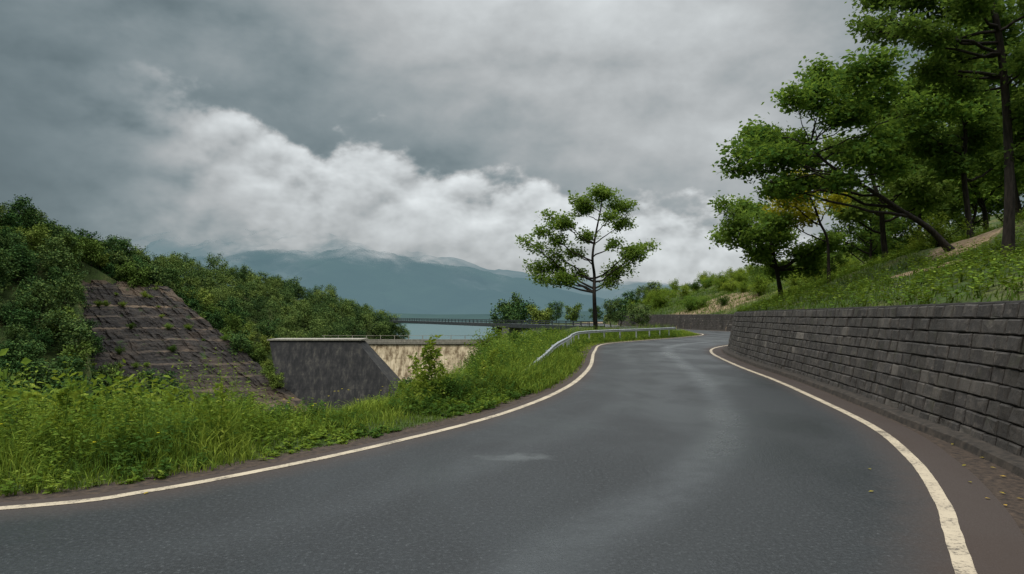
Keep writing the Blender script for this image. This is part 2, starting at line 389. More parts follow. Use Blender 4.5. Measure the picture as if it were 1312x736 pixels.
# ------------------------------------------------------------ trees
def bez(a,b,c,n=7):
    t=np.linspace(0,1,n)[:,None];return (1-t)**2*a+2*t*(1-t)*b+t*t*c
def tree_meshes(name,trunk,rad,clumps,nl,size,leafm,rng,sides=9,tw=9,spread=.30,asp=.5,upb=.6,limb=1.,tips=5,fork=.55,zs=.55):
    wood=Acc();lf=Acc()
    tp=catmull(trunk,5);rr=np.interp(np.linspace(0,1,len(tp)),np.linspace(0,1,len(rad)),rad)
    rr=rr*(1+.5*np.exp(-np.arange(len(tp))*.9))
    tube(wood,tp,rr,sides)
    vol=np.array([c[3]*c[4]*c[5] for c in clumps])**.72;vol/=vol.sum()
    for c,vv in zip(clumps,vol):
        cc=np.array(c[:3],float);rc=np.array(c[3:6],float)
        dist=np.linalg.norm(tp[:,:2]-cc[:2],axis=1)
        zt=cc[2]-fork*dist-rc[2]*.5
        k=int(np.argmin(np.abs(tp[:,2]-zt)+.35*np.linalg.norm(tp-cc,axis=1)))
        k=min(max(k,int(len(tp)*.28)),len(tp)-2)
        a=tp[k];ln=np.linalg.norm(cc-a)
        midp=a*.5+cc*.5+np.array([0,0,-.08*ln])+rng.normal(0,.07*ln,3)
        r0=min(rr[k]*.62,.018*ln+.02)*limb
        path=bez(a,midp,cc,8);path[1:-1]+=rng.normal(0,.02*ln,(6,3))
        tube(wood,path,np.linspace(r0,r0*.3,8),6)
        pts=[]
        for j in range(tw):
            st=path[rng.integers(4,8)]
            d=rng.normal(size=3);d/=np.linalg.norm(d);e=cc+d*rc*rng.uniform(.45,1.15)
            tpth=bez(st,st*.5+e*.5+rng.normal(0,.08,3)*np.linalg.norm(e-st),e,5)
            tube(wood,tpth,np.linspace(r0*.28,r0*.08,5),4)
            for q in range(tips):
                t=rng.uniform(.35,1.0);b=tpth[int(t*4)]
                pts.append(b+np.clip(rng.normal(0,1,3),-1.6,1.6)*rc*.2)
        pts=np.array(pts);n=int(nl*vv)
        wgt=rng.random(len(pts))**1.5+.15;wgt/=wgt.sum()
        idx=rng.choice(len(pts),n,p=wgt)
        off=np.clip(rng.normal(0,1,(n,3)),-1.7,1.7)*np.array([1,1,zs])*spread*(.6+rng.random((n,1))*.6)
        C=pts[idx]+off
        pv=rng.random(len(pts))*.5
        rleaves(lf,C,size,rng,upb=upb,var=np.clip(pv[idx]+rng.random(n)*.5,0,1),asp=asp)
    return wood.mesh(name+'_trunk',[M_bark],True),lf.mesh(name+'_crown',[leafm])
def place_tree(name,tm,loc,rot=0,sc=1,label=None,cat='tree',group=None,crown='crown',trunk='trunk'):
    e=bpy.data.objects.new(name,None);col.objects.link(e);e.empty_display_size=.3
    e.location=loc;e.rotation_euler=(0,0,rot);e.scale=(sc,sc,sc) if np.isscalar(sc) else sc
    e['label']=label;e['category']=cat
    if group:e['group']=group
    add(trunk,tm[0],parent=e);add(crown,tm[1],parent=e);return e
def pxtree(name,base,d,trunkpx,rad,clpx,nl,size,leafm,label,depth=1.3,zr=1.,**k):
    b=P(base[0],base[1],d);b[2]=H(np.array([b[0]]),np.array([b[1]]))[0]-.05
    s=d/875.
    tr=[(0,0,0)]+[tuple(P(x,y,d)+np.array([0,rng.normal(0,.012*d/3),0])-b) for x,y in trunkpx]
    cl=[]
    for c in clpx:
        p=P(c[0]+rng.normal(0,2),c[1]+rng.normal(0,2),d)-b
        p[1]+=rng.uniform(-1,1)*depth
        cl.append((p[0],p[1],p[2],c[2]*s,c[2]*s*.9,c[3]*s*zr))
    tm=tree_meshes(name,tr,rad,cl,nl,size,leafm,rng,**k)
    return place_tree(name,tm,b,label=label)
pxtree('broadleaf_tree',(764,424),49,[(762,400),(761,375),(763,352),(759,330),(764,300),(769,272),(771,256)],[.17,.15,.13,.11,.09,.07,.05,.03],
 [(698,298,20,12),(680,310,14,8),(690,332,18,10),(708,352,22,10),(722,281,20,12),(748,264,20,12),(741,250,14,8),(772,248,24,10),(799,258,20,12),(806,281,16,9),(778,279,12,9),(750,296,15,8),(736,318,14,8),(817,321,24,11),(795,342,22,9),(786,310,12,7),(831,317,12,7),(784,362,12,7),(695,271,12,6),(685,358,12,7),(742,345,12,7),(712,322,12,7),(705,338,12,8)],
 16500,.21,M_leaf,'tall lone slender tree with open airy rounded crown beside the guardrail',spread=.25,upb=.35,tw=11,limb=1.05,zr=1.1,zs=.75)
pxtree('leaning_tree',(1218,312),21,[(1190,292),(1155,268),(1118,246),(1082,228),(1055,205),(1035,180)],[.10,.09,.075,.065,.05,.04,.03],
 [(955,195,26,15),(948,215,20,9),(990,160,32,18),(1040,118,36,18),(985,205,34,12),(1035,165,38,18),(1020,212,30,10),(1085,150,38,18),(1090,100,34,16),(1130,120,36,18),(1060,78,25,12),(1140,175,36,14),(1105,205,34,12),(1180,150,34,18),(1165,205,34,12),(1000,132,22,11),(1120,75,36,16),(1160,95,36,18),(975,180,26,12),(1060,190,26,12),(1075,228,26,9),(1010,232,24,10),(970,240,20,9)],
 29000,.15,M_leaf,'leaning tree with spreading branches over the grassy slope',depth=1.8,fork=.25,limb=1.05,spread=.22,tw=11,upb=.4,zs=.65)
pxtree('tall_tree',(1292,303),15,[(1293,250),(1296,180),(1292,110),(1280,40),(1262,-30),(1250,-90)],[.11,.10,.09,.08,.07,.05,.03],
 [(1112,28,26,8),(1150,15,34,11),(1165,52,34,10),(1205,28,40,12),(1195,-15,40,14),(1250,50,40,13),(1240,5,40,14),(1290,90,36,12),(1300,20,40,18),(1255,105,26,10),(1325,140,36,22),(1230,-60,60,30),(1310,-50,50,40),(1345,60,40,40),(1160,-35,40,14),(1310,190,26,12),(1225,80,24,9),(1190,75,30,9),(1130,45,22,7)],
 29000,.115,M_leafd,'tall dark tree with long horizontal limbs above the wall',depth=1.2,fork=.15,limb=.9,spread=.17,tw=11,upb=.45,zs=.65)
pxtree('slender_tree',(1245,306),23,[(1240,270),(1232,220),(1236,170),(1228,120),(1225,80)],[.10,.09,.08,.06,.05,.03],
 [(1190,110,34,16),(1225,85,34,16),(1260,110,34,16),(1180,150,34,14),(1225,140,36,16),(1270,160,36,16),(1200,185,34,13),(1250,195,36,13),(1290,130,30,16),(1165,120,28,13),(1300,200,30,13),(1210,60,28,13),(1215,215,30,11),(1160,165,26,11)],
 20000,.16,M_leafd,'slender dark green tree standing on the slope',depth=1.6,fork=.3,spread=.24,tw=11,upb=.45,zs=.65)
pxtree('young_tree',(1002,372),28,[(997,345),(990,320),(985,290),(980,262)],[.09,.08,.06,.05,.03],
 [(935,280,20,12),(952,258,20,11),(972,262,20,11),(985,285,26,13),(1010,298,26,12),(1030,322,26,11),(955,305,26,12),(985,325,26,10),(1012,342,24,9),(940,298,20,9),(1045,305,20,12),(965,330,18,8),(1045,350,16,8),(925,262,12,8),(1060,330,20,9),(930,300,14,8)],
 17500,.15,M_leaf,'bushy green tree with slim trunk at the edge of the slope',spread=.22,upb=.35,tw=11,zs=.75)
pxtree('yellowing_tree',(1062,345),26.5,[(1060,310),(1050,285),(1040,262),(1030,240)],[.06,.05,.045,.04,.03],
 [(992,255,18,9),(1014,246,20,10),(1040,250,18,10),(1008,270,22,9),(1032,274,20,9),(1024,228,16,8),(1056,262,16,8)],
 4200,.14,M_leafy,'small tree with yellowing autumn foliage on the slope',spread=.24,upb=.35,zs=.8)
pxtree('slope_tree',(1136,330),29,[(1131,300),(1126,262),(1120,225),(1122,180)],[.12,.11,.09,.07,.05],
 [(1075,225,34,13),(1110,190,38,16),(1155,190,38,16),(1150,235,38,13),(1100,250,34,11),(1195,215,38,16),(1080,180,30,15),(1130,150,34,15),(1190,250,30,12),(1215,180,36,18),(1080,264,26,10)],
 21000,.19,M_leafd,'dark leafy tree with upright trunk on the slope',spread=.27,tw=11,upb=.45,zs=.65)
def generic(name,h,r,nl,size,leafm,seed,nc=12,bare=.3,**k):
    g=np.random.default_rng(seed)
    tr=[(0,0,0)];x=y=0
    for t in (.25,.5,.75,.92):
        x+=g.normal(0,.03*h);y+=g.normal(0,.03*h);tr.append((x,y,h*t))
    cl=[]
    for i in range(nc):
        a=i*2.4+g.uniform(-.4,.4);q=(i+.5)/nc
        zz=bare+(1-bare)*(q**.8)*.9
        rr_=r*math.sqrt(max(.05,1-((zz-.55)/.52)**2))*g.uniform(.35,.8)
        s=r*g.uniform(.33,.5)
        cl.append((x*zz+math.cos(a)*rr_,y*zz+math.sin(a)*rr_,h*zz,s,s,s*.7))
    rad=[.018*h,.014*h,.011*h,.008*h,.004*h]
    return tree_meshes(name,tr,rad,cl,nl,size,leafm,g,sides=6,**k)
G_tr=[generic('slope_wood_a',8.5,3.2,8000,.26,M_leafd,1,13,bare=.4,tips=4),generic('slope_wood_b',7.5,3.0,8000,.26,M_leaf,2,12,bare=.4,tips=4),generic('slope_wood_c',9.5,3.4,8500,.27,M_leafd,3,14,bare=.42,tips=4)]
def gz(x,y): return float(H(np.array([float(x)]),np.array([float(y)]))[0])
spots=[(1175,38,.95),(1235,46,1.1),(1310,32,1.1),(1150,50,.9),(1285,50,1.25),(1200,58,1.2),(1360,30,1.0),(1115,60,.8),(1340,44,1.1),(1065,66,.65),(1265,36,1.05),(1100,44,.75)]
for i,(px,d,sc) in enumerate(spots):
    x=(px-656)/875*d
    place_tree('hillside_tree',G_tr[i%3],(x,d,gz(x,d)-.1),rng.uniform(0,6.3),sc*rng.uniform(.9,1.05),'dark leafy tree growing on the wooded slope',group='trees on the slope above the wall')
kw=dict(spread=.36,tw=6,tips=4,zs=.8,upb=.45)
F_tr=[generic('wood_a',6.,2.8,2700,.34,M_forest,21,14,bare=.2,**kw),generic('wood_b',6.4,2.7,2700,.34,M_forest,22,14,bare=.2,**kw),generic('wood_c',5.4,2.9,2700,.34,M_forest,23,13,bare=.2,**kw),generic('wood_d',7.2,2.4,2500,.33,M_forest,24,14,bare=.2,**kw)]
F_lt=generic('wood_fresh',5.2,2.6,2700,.34,M_forestf,25,12,bare=.2,**kw)
FH=[6.1,6.5,5.5,7.3]
for (px,ytop,d,sm_) in [(660,377,140,0),(645,388,128,1),(690,390,130,3),(712,385,138,1),(735,388,130,2),(808,372,120,0),(795,380,105,1),(825,376,132,2),(783,392,98,3),(765,392,140,0),(700,395,135,2),(838,384,115,1),(820,392,90,2),(672,384,136,1)]:
    x=(px-656)/875*d;z=gz(x,d);top=EYE+(405-ytop)/875*d;t=F_tr[sm_];h0=FH[sm_]
    if px in(690,735,700): t=F_lt;h0=5.4
    sc=max(.6,(top-z)/h0)
    place_tree('lakeside_tree',t,(x,d,z-.1),rng.uniform(0,6),(min(sc,1.25),min(sc,1.25),sc),'rounded green tree on the bank above the reservoir',group='trees on the reservoir bank')
ex=[(106,362),(205,368),(285,430),(300,462),(345,466),(350,432),(612,432),(604,500),(510,510),(480,540),(375,540),(300,517),(220,503),(140,480),(108,410)]
cand=[]
for yy in np.arange(38,222,3.3):
    for xx in np.arange(-190,-8,3.3):
        cand.append((xx+rng.uniform(-1.5,1.5),yy+rng.uniform(-1.5,1.5)))
cand=np.array(cand);cz_=H(cand[:,0],cand[:,1]);cd,cs,cc_=crestd(cand[:,0],cand[:,1])
dl_=sdist(Le,cand[:,0],cand[:,1]);inc_=inpoly(cand[:,0],cand[:,1],CUT)
keep=[]
for (x,y),z,cdd,css,dd,ic in zip(cand,cz_,cd,cs,dl_,inc_):
    if css>0 and cdd>9: continue
    px=656+x/y*875
    if px<-110 or px>600: continue
    rpx=1.2/y*875
    bad=False
    for qx,qz in ((0,.9),(-1,.6),(1,.6),(0,.6),(0,.3)):
        sx=px+qx*rpx;sy=405-(z+qz*5.-EYE)/y*875
        if inpoly(np.array([sx]),np.array([sy]),ex)[0] and y<(129 if px<250 else 140): bad=True;break
    if bad: continue
    if ic:z+=2.
    if z<-6.5 and y>128: continue
    if dd<14: continue
    if 405-(z+5.3-EYE)/y*875>545: continue
    keep.append((x,y,z,px))
keep=np.array(keep);order=np.argsort(keep[:,1]);keep=keep[order]
nind=min(230,len(keep))
for i,(x,y,z,px) in enumerate(keep[:nind]):
    fresh=rng.random()<(.35 if px>190 else .20)
    t=F_lt if fresh else F_tr[rng.integers(0,4)]
    s=rng.uniform(.6,1.08)
    place_tree('forest_tree',t,(x,y,z-.2),rng.uniform(0,6.3),(s,s,s*rng.uniform(.9,1.1)),'fresh light green tree on the steep valley side' if fresh else 'dense green tree on the wooded valley side',group='trees covering the valley side')
def arr(me):
    v=np.zeros(len(me.vertices)*3);me.vertices.foreach_get('co',v);a=np.zeros(len(me.vertices));me.attributes['var'].data.foreach_get('value',a)
    k=rng.random(len(a)//4)<.6
    return v.reshape(-1,4,3)[k].reshape(-1,3),a.reshape(-1,4)[k].ravel()
protos=[arr(t[1]) for t in F_tr]
acc=Acc()
for (x,y,z,px) in keep[nind:]:
    v,a=protos[rng.integers(0,4)]
    th=rng.uniform(0,6.3);s=rng.uniform(.62,1.05);c,sn=math.cos(th),math.sin(th)
    w=np.stack([(v[:,0]*c-v[:,1]*sn)*s+x,(v[:,0]*sn+v[:,1]*c)*s+y,v[:,2]*s*rng.uniform(.85,1.1)+z-.2],1)
    acc.add(w,np.arange(len(w)).reshape(-1,4),np.clip(a*.7+rng.uniform(-.2,.65),0,1))
if acc.n: add('distant_woodland',acc.mesh('distant_woodland',[M_forest]),kind='stuff',label='dense green woodland covering the valley ridge',cat='woodland')
# ------------------------------------------------------------ shrubs
def shrub(name,h,r,nl,size,leafm,seed):
    g=np.random.default_rng(seed);wood=Acc();lf=Acc();pts=[]
    for i in range(16):
        a=g.uniform(0,6.3);q=g.uniform(.2,1)*r;e=np.array([math.cos(a)*q,math.sin(a)*q,h*g.uniform(.5,1.)*(1-.35*(q/r)**2)])
        p=bez(np.zeros(3)+g.normal(0,.05,3)*[1,1,0],np.array([e[0]*.3,e[1]*.3,e[2]*.7]),e,6)
        tube(wood,p,np.linspace(.016,.004,6)*h,4)
        for t in range(2,6):
            for _ in range(3): pts.append(p[t]+g.normal(0,.12,3)*r)
    pts=np.array(pts);idx=g.integers(0,len(pts),nl)
    C=pts[idx]+np.clip(g.normal(0,.10,(nl,3)),-.18,.18)*r;C[:,2]=np.abs(C[:,2])
    rleaves(lf,C,size,g,upb=.5,var=np.clip(g.random(len(pts))[idx]*.55+g.random(nl)*.45,0,1),asp=.45)
    return wood.mesh(name+'_stems',[M_bark]),lf.mesh(name+'_leaves',[leafm])
S=[shrub('shrub_a',1.5,1.0,3400,.095,M_leafyg,31),shrub('shrub_b',1.6,1.1,3600,.095,M_weedd,32),shrub('shrub_c',1.3,1.0,3400,.09,M_leaf,33),shrub('shrub_d',1.8,1.0,3600,.10,M_leafyg,34)]
SH=[1.55,1.65,1.35,1.85]
def place_shrub(k,x,y,s,lab,grp,zs=1.,z=None):
    place_tree('shrub',S[k],(x,y,(gz(x,y) if z is None else z)-.08),rng.uniform(0,6.3),(s,s,s*zs),lab,cat='shrub',group=grp,crown='leaves',trunk='stems')
for (px,yt,d,k) in [(632,420,26,0),(650,414,30,3),(620,440,22,1),(662,420,26,1),(612,462,18,3),(668,446,22,1),(30,478,12,1),(75,484,12.5,1),(10,455,20,2),(120,488,13,0),(180,492,13,0),(240,506,14,3),(205,470,32,3),(150,496,11.5,1),(290,516,12.5,0),(330,520,13,1),(480,522,15,0),(510,512,16,3),(560,505,15,0),(50,488,10.5,1),(-30,460,12,2),(100,455,26,2),(0,420,28,1),(540,510,13,3),(180,462,40,3),(190,480,26,0),(-60,440,18,2),(645,438,19,0),(632,452,16,1),(660,460,18,3),(600,498,13.5,1),(-10,474,9.5,0),(90,498,10,3),(240,520,10.5,1),(690,432,27,0),(678,440,23,3),(20,500,8.5,1),(-40,505,8,0),(575,515,12.5,1),(638,466,14.6,0),(700,426,31,1),(180,512,9.6,1),(585,496,16,0),(610,480,14.6,2),(685,418,34,2),(642,425,24,2)]:
    x=(px-656)/875*d;z=gz(x,d);top=EYE+(405-yt)/875*d
    s=max(.35,(top-z)/SH[k]);s=min(s,3.5);w=min(max(s,.5),1.7)
    place_tree('shrub',S[k],(x,d,z-.08),rng.uniform(0,6.3),(w,w,s),'light green leafy shrub on the valley edge' if k in(0,3) else 'dense dark green shrub on the valley edge',cat='shrub',group='shrubs along the valley edge',crown='leaves',trunk='stems')
n=0;tries=0
while n<80 and tries<5000:
    tries+=1
    x=rng.uniform(-60,8);y=rng.uniform(10,75)
    px=656+x/y*875
    if px<-80 or px>700: continue
    dd=float(sdist(Le,np.array([x]),np.array([y]))[0])
    if dd<3.5: continue
    z=gz(x,y);s=rng.uniform(.8,1.3) if y<25 else rng.uniform(1.3,2.3)
    lim=np.interp(px,[0,100,200,300,370,490,520,600,645,700],[440,470,490,515,540,540,512,500,440,435])
    yt=405-(z+1.7*s-EYE)/y*875
    if yt<lim or yt>560: continue
    place_shrub(int(rng.integers(0,4)),x,y,s,'leafy shrub growing on the steep bank','shrubs along the valley edge',z=z);n+=1
n=0
while n<110:
    y=rng.uniform(14,140);x=np.interp(y,Wc[:,1][24:],Wc[:,0][24:])+rng.uniform(1.2,26)
    px=656+x/y*875
    if px>1330: continue
    if y<34 and rng.random()<.65: continue
    if abs(px-925)<55 and 45<y<75: continue
    dd=-float(sdist(We,np.array([x]),np.array([y]))[0])
    if dd<1.6: continue
    s=rng.uniform(.35,.9) if y<40 else rng.uniform(.8,1.9)
    place_shrub(int(rng.choice([0,3,0,1,2])),x,y,s,'yellow green leafy shrub on the grassy slope','shrubs on the slope above the wall',zs=rng.uniform(.7,1.1));n+=1
for (px,yt,d) in [(310,432,124),(325,436,122),(335,445,121),(290,415,128),(300,400,133),(262,385,136),(280,392,136),(318,420,128),(345,462,116),(305,455,117),(245,372,134),(225,362,134),(342,452,119),(352,470,113),(232,382,128),(252,402,127),(268,416,125),(285,436,123),(296,448,119),(318,468,115)]:
    x=(px-656)/875*d;z=EYE+(405-yt)/875*d-4.3
    place_tree('bank_tree',F_lt,(x,d,z),rng.uniform(0,6),rng.uniform(.55,.8),'fresh light green tree beside the terraced rock cut',group='trees beside the terraced rock cut')
for (px,yt,d) in [(88,335,121),(92,366,116),(94,400,111),(95,428,106),(100,455,101),(76,420,104),(118,478,97),(84,450,98),(75,390,108),(108,318,131),(130,322,132),(152,326,133),(176,332,134),(200,338,135),(222,345,135),(118,335,128.5),(142,338,129.5),(166,342,131),(190,348,132),(212,356,133),(98,345,127)]:
    x=(px-656)/875*d;z=EYE+(405-yt)/875*d-5.2
    place_tree('bank_tree',F_tr[int(rng.integers(0,4))],(x,d,z),rng.uniform(0,6),.85,'dense green tree at the rim of the terraced rock cut',group='trees beside the terraced rock cut')
# ------------------------------------------------------------ grass and weeds
def blades(acc,Pp,h,w,rng,bend=.45,var=None):
    n=len(Pp);a=rng.uniform(0,2*math.pi,n);d=np.stack([np.cos(a),np.sin(a),np.zeros(n)],1)
    a2=a+math.pi/2+rng.normal(0,.5,n);s=np.stack([np.cos(a2),np.sin(a2),np.zeros(n)],1)*np.reshape(w,(-1,1))*.5
    h=np.reshape(h,(-1,1));b=bend*rng.uniform(.2,1.6,(n,1));up=np.array([0,0,1.])
    m_=Pp+up*h*.6+d*h*b*.35;t=Pp+up*h*(1-.25*b)+d*h*b
    V=np.stack([Pp-s,Pp+s,m_+s*.8,m_-s*.8,t+s*.15,t-s*.15],1).reshape(-1,3)
    i=(np.arange(n)*6)[:,None]
    acc.add(V,np.concatenate([i+np.array([[0,1,2,3]]),i+np.array([[3,2,4,5]])]),np.repeat(rng.random(n) if var is None else var,6))
def scatter(x0,x1,y0,y1,n,dlo=None,dwo=None):
    X=rng.uniform(x0,x1,n);Y=rng.uniform(y0,y1,n);Z,dl,dw=H(X,Y,True)
    k=np.ones(n,bool)
    if dlo:k&=(dl>dlo[0])&(dl<dlo[1])
    if dwo:k&=(dw>dwo[0])&(dw<dwo[1])
    return np.stack([X,Y,Z],1)[k],dl[k],dw[k]
def low(p):
    r=p[:,0]/p[:,1]
    return 1-.6*sst(-.42,-.34,r)*(1-sst(-.08,-.03,r))*(p[:,1]<20)
acc=Acc()
p,dl,_=scatter(-15,2,3,17,210000,(.2,5))
edge=.28+.45*fbm(p[:,0]*1.7,p[:,1]*1.7,6)
k=dl>edge;p,dl=p[k],dl[k]
nz=fbm(p[:,0]*.9,p[:,1]*.9,12);nc=sst(.35,.62,fbm(p[:,0]*2.2,p[:,1]*2.2,22))
h=(.06+.34*sst(.2,1.8,dl))*(.25+1.1*nz+.5*nc)*rng.uniform(.5,1.45,len(p))*low(p)
blades(acc,p,h,rng.uniform(.005,.013,len(p)),rng,var=np.clip(nz*.7+nc*.55-.15+rng.normal(0,.24,len(p)),0,1),bend=.6)
p,dl,_=scatter(-6,18,15,62,130000,(.25,5))
nz=fbm(p[:,0]*.9,p[:,1]*.9,12)
blades(acc,p,(.08+.28*sst(.3,2,dl))*(.4+1.2*nz)*rng.uniform(.6,1.3,len(p))*low(p),rng.uniform(.015,.035,len(p)),rng,var=np.clip(nz*1.4+rng.normal(0,.22,len(p)),0,1))
p,dl,_=scatter(-.6,3.2,14,26,26000,(.35,2.4))
blades(acc,p,(.16+.26*sst(.4,1.2,dl))*rng.uniform(.5,1.5,len(p)),rng.uniform(.01,.02,len(p)),rng,var=np.clip(rng.normal(.5,.28,len(p)),0,1))
add('grass',acc.mesh('grass',[M_grass]),kind='stuff',label='thick green grass along the road verge',cat='grass')
def weeds(acc,Pp,h,K,size,rng):
    n=len(Pp);lean=rng.normal(0,.18,(n,2))
    top=Pp+np.stack([lean[:,0]*h,lean[:,1]*h,h],1)
    s=np.array([.003,0,0]);V=np.stack([Pp-s,Pp+s,top+s*.4,top-s*.4],1).reshape(-1,3)
    acc.add(V,np.arange(n*4).reshape(n,4),.4)
    pb=rng.random(n)*.5
    for j in range(K):
        t=(j+1.)/K;t=.15+.85*t
        C=Pp*(1-t)+top*t;a=j*2.4+rng.uniform(0,6.3,n)
        A=np.stack([np.cos(a),np.sin(a),rng.uniform(-.1,.6,n)],1)
        Nn=np.tile([0,0,1.],(n,1))+rng.normal(0,.25,(n,3))
        L=size*rng.uniform(.6,1.3,n)*(1.15-.5*t)
        leaves(acc,C,A,Nn,L,L*rng.uniform(.35,.6,n),np.clip(pb+rng.random(n)*.3+.25*t,0,1))
accs=[Acc(),Acc()]
for si,(sd,th) in enumerate(((31,.43),(57,.45))):
    p,dl,_=scatter(-15,2,3,18,60000,(.45,7))
    nz=fbm(p[:,0]*.8,p[:,1]*.8,sd);k=(nz>th)&(rng.random(len(p))<.36);p,dl,nz=p[k],dl[k],nz[k]
    weeds(accs[si],p,(.10+.55*sst(.5,2.2,dl))*(.3+1.5*nz)*rng.uniform(.4,1.45,len(p))*low(p),13,.075 if si==0 else .095,rng)
    p,dl,_=scatter(-4,14,14,58,60000,(.7,6))
    k=rng.random(len(p))<.3;p,dl=p[k],dl[k]
    weeds(accs[si],p,(.2+.5*sst(.7,2.6,dl))*rng.uniform(.4,1.4,len(p))*low(p),8,.13,rng)
    p,dl,_=scatter(-.8,3.5,14,27,9000,(.8,2.6))
    k=rng.random(len(p))<.22;p,dl=p[k],dl[k]
    weeds(accs[si],p,(.3+.3*sst(.8,1.8,dl))*rng.uniform(.5,1.3,len(p)),10,.09,rng)
add('leafy_weeds',accs[0].mesh('leafy_weeds',[M_leafyg]),kind='stuff',label='tangled fresh green broadleaf weeds among the verge grass',cat='weeds')
add('dark_weeds',accs[1].mesh('dark_weeds',[M_weedd]),kind='stuff',label='darker leafy weeds mixed into the verge grass',cat='weeds')
acc=Acc()
p,_,dw=scatter(4,44,3,110,230000,None,(.42,24))
dens=rng.random(len(p))<np.clip(26/(p[:,1]+4),.15,1)
cx=[P(925,386,62),P(955,382,50),P(1185,362,19),P(1235,345,21)]
for c,r in zip(cx,(4,3,.8,1.)): dens&=np.hypot(p[:,0]-c[0],(p[:,1]-c[1])*.6)>r
p,dw=p[dens],dw[dens];nz=fbm(p[:,0]*.5,p[:,1]*.5,17);n2=fbm(p[:,0]*1.6,p[:,1]*1.6,19);sf=1+np.clip((p[:,1]-40)/40,0,1.5)
blades(acc,p,(.05+.16*nz)*sf*rng.uniform(.6,1.4,len(p)),rng.uniform(.012,.03,len(p))*sf,rng,var=np.clip(nz*.9+n2*.9-.6+rng.normal(0,.2,len(p)),0,1),bend=.8)
k=(rng.random(len(p))<.5)&(n2>.42)
weeds(acc,p[k],(.10+.4*nz[k])*sf[k]*rng.uniform(.5,1.4,k.sum()),7,.13,rng)
add('slope_grass',acc.mesh('slope_grass',[M_grass]),kind='stuff',label='grass and low weeds covering the slope above the wall',cat='grass')
acc=Acc()
p,dl,_=scatter(-12,0,4,13,260,(1,4))
p=p[:70];p[:,2]+=rng.uniform(.3,.55,len(p))
for q in range(5):
    a=q*1.257;A=np.tile([math.cos(a),math.sin(a),.2],(len(p),1));leaves(acc,p,A,np.tile([0,0,1.],(len(p),1)),np.full(len(p),.022),np.full(len(p),.014),.6)
add('wildflowers',acc.mesh('wildflowers',[M_flower]),kind='stuff',label='tiny yellow wildflowers scattered in the verge',cat='flowers')
def tallweed(seed,h):
    g=np.random.default_rng(seed);w=Acc();l=Acc()
    path=bez(np.zeros(3),np.array([.03,.02,h*.5]),np.array([g.normal(0,.12),g.normal(0,.1),h]),9)
    tube(w,path,np.linspace(.010,.003,9),5)
    for t in np.linspace(.25,1,16):
        c=path[min(8,int(t*8))]+(path[min(8,int(t*8)+1)]-path[min(8,int(t*8))])*((t*8)%1)
        a=g.uniform(0,6.3);ln=.22*(1.2-t)+.05;e=c+np.array([math.cos(a)*ln,math.sin(a)*ln,ln*.6])
        tube(w,bez(c,(c+e)/2,e,4),[.004,.003,.002,.001],4)
        n=9;C=c+(e-c)*g.random((n,1))+g.normal(0,.015,(n,3));rleaves(l,C,.11,g,upb=.5,asp=.4)
    return w.mesh('weed_stem',[M_leaf]),l.mesh('weed_leaves',[M_leafyg])
TW=[tallweed(41,1.25),tallweed(42,1.0),tallweed(43,1.4)]
tws=[(549,12.5,430),(538,12.8,455),(562,12.2,465),(575,12.6,488),(520,12,492),(500,11.5,500),(592,13,482),(545,11.8,470),(605,13.5,478),(530,11.4,486),(553,12.9,448),(618,14,462),(545,12.6,442),(512,12.4,486),(580,13.4,475),(628,15,448),(558,12.7,440),(534,12.2,462),(622,15.5,455),(636,16,446)]
for q in range(22):
    tws.append((rng.uniform(-20,330),rng.uniform(7.5,10.5),rng.uniform(488,520)))
for i,(px,d,yt) in enumerate(tws):
    x=(px-656)/875*d;z=gz(x,d);top=EYE+(405-yt)/875*d;k=i%3;s=max(.3,(top-z)/[1.25,1.,1.4][k])
    if float(sdist(Le,np.array([x]),np.array([d]))[0])<1.: continue
    place_tree('tall_weed',TW[k],(x,d,z-.03),rng.uniform(0,6),(min(s,1.2),min(s,1.2),s),'tall slender leafy weed standing above the verge',cat='weed',group='tall weeds on the verge',crown='leaves',trunk='stem')
# ------------------------------------------------------------ guardrail
gp=np.array([(-.1,14.9,.12),(.4,17.2,.34),(.95,20,.52),(1.55,24,.66),(2.5,30,.72),(3.0,34,.73),(4.0,39.2,.74),(6.2,43.2,.75),(9.3,47.3,.75),(12.6,52.8,.75)])
g=catmull(gp,8)
gn=normals(g[:,:2])
prof=[(0,-.085),(.018,-.078),(.05,-.056),(.05,-.038),(.012,-.01),(.012,.01),(.05,.038),(.05,.056),(.018,.078),(0,.085)]
V=[]
for a,n_ in zip(g,gn):
    for o,z in prof: V.append((a[0]+n_[0]*o,a[1]+n_[1]*o,a[2]+z-.1))
ge=bpy.data.objects.new('guardrail',None);col.objects.link(ge)
ge.location=(float(g[0,0]),float(g[0,1]),0);off=np.array(ge.location)
ge['label']='pale galvanised steel guardrail curving around the bend';ge['category']='guardrail'
add('rail',make_mesh('rail',np.array(V)-off,[grid_faces(len(g),len(prof))],[M_metal],smooth=True),parent=ge)
gd=resample(g,2.2);gnn=normals(gd[:,:2])
a_=Acc();box(a_,(0,0,-.45),(.06,.10,1.02));box(a_,(.045,0,-.02),(.05,.09,.15));pm=a_.mesh('post',[M_metal])
for q,n_ in zip(gd,gnn):
    o=add('post',pm,parent=ge);o.location=tuple(np.array([q[0]-n_[0]*.08,q[1]-n_[1]*.08,q[2]-.11])-off);o.rotation_euler=(0,0,math.atan2(n_[1],n_[0]))
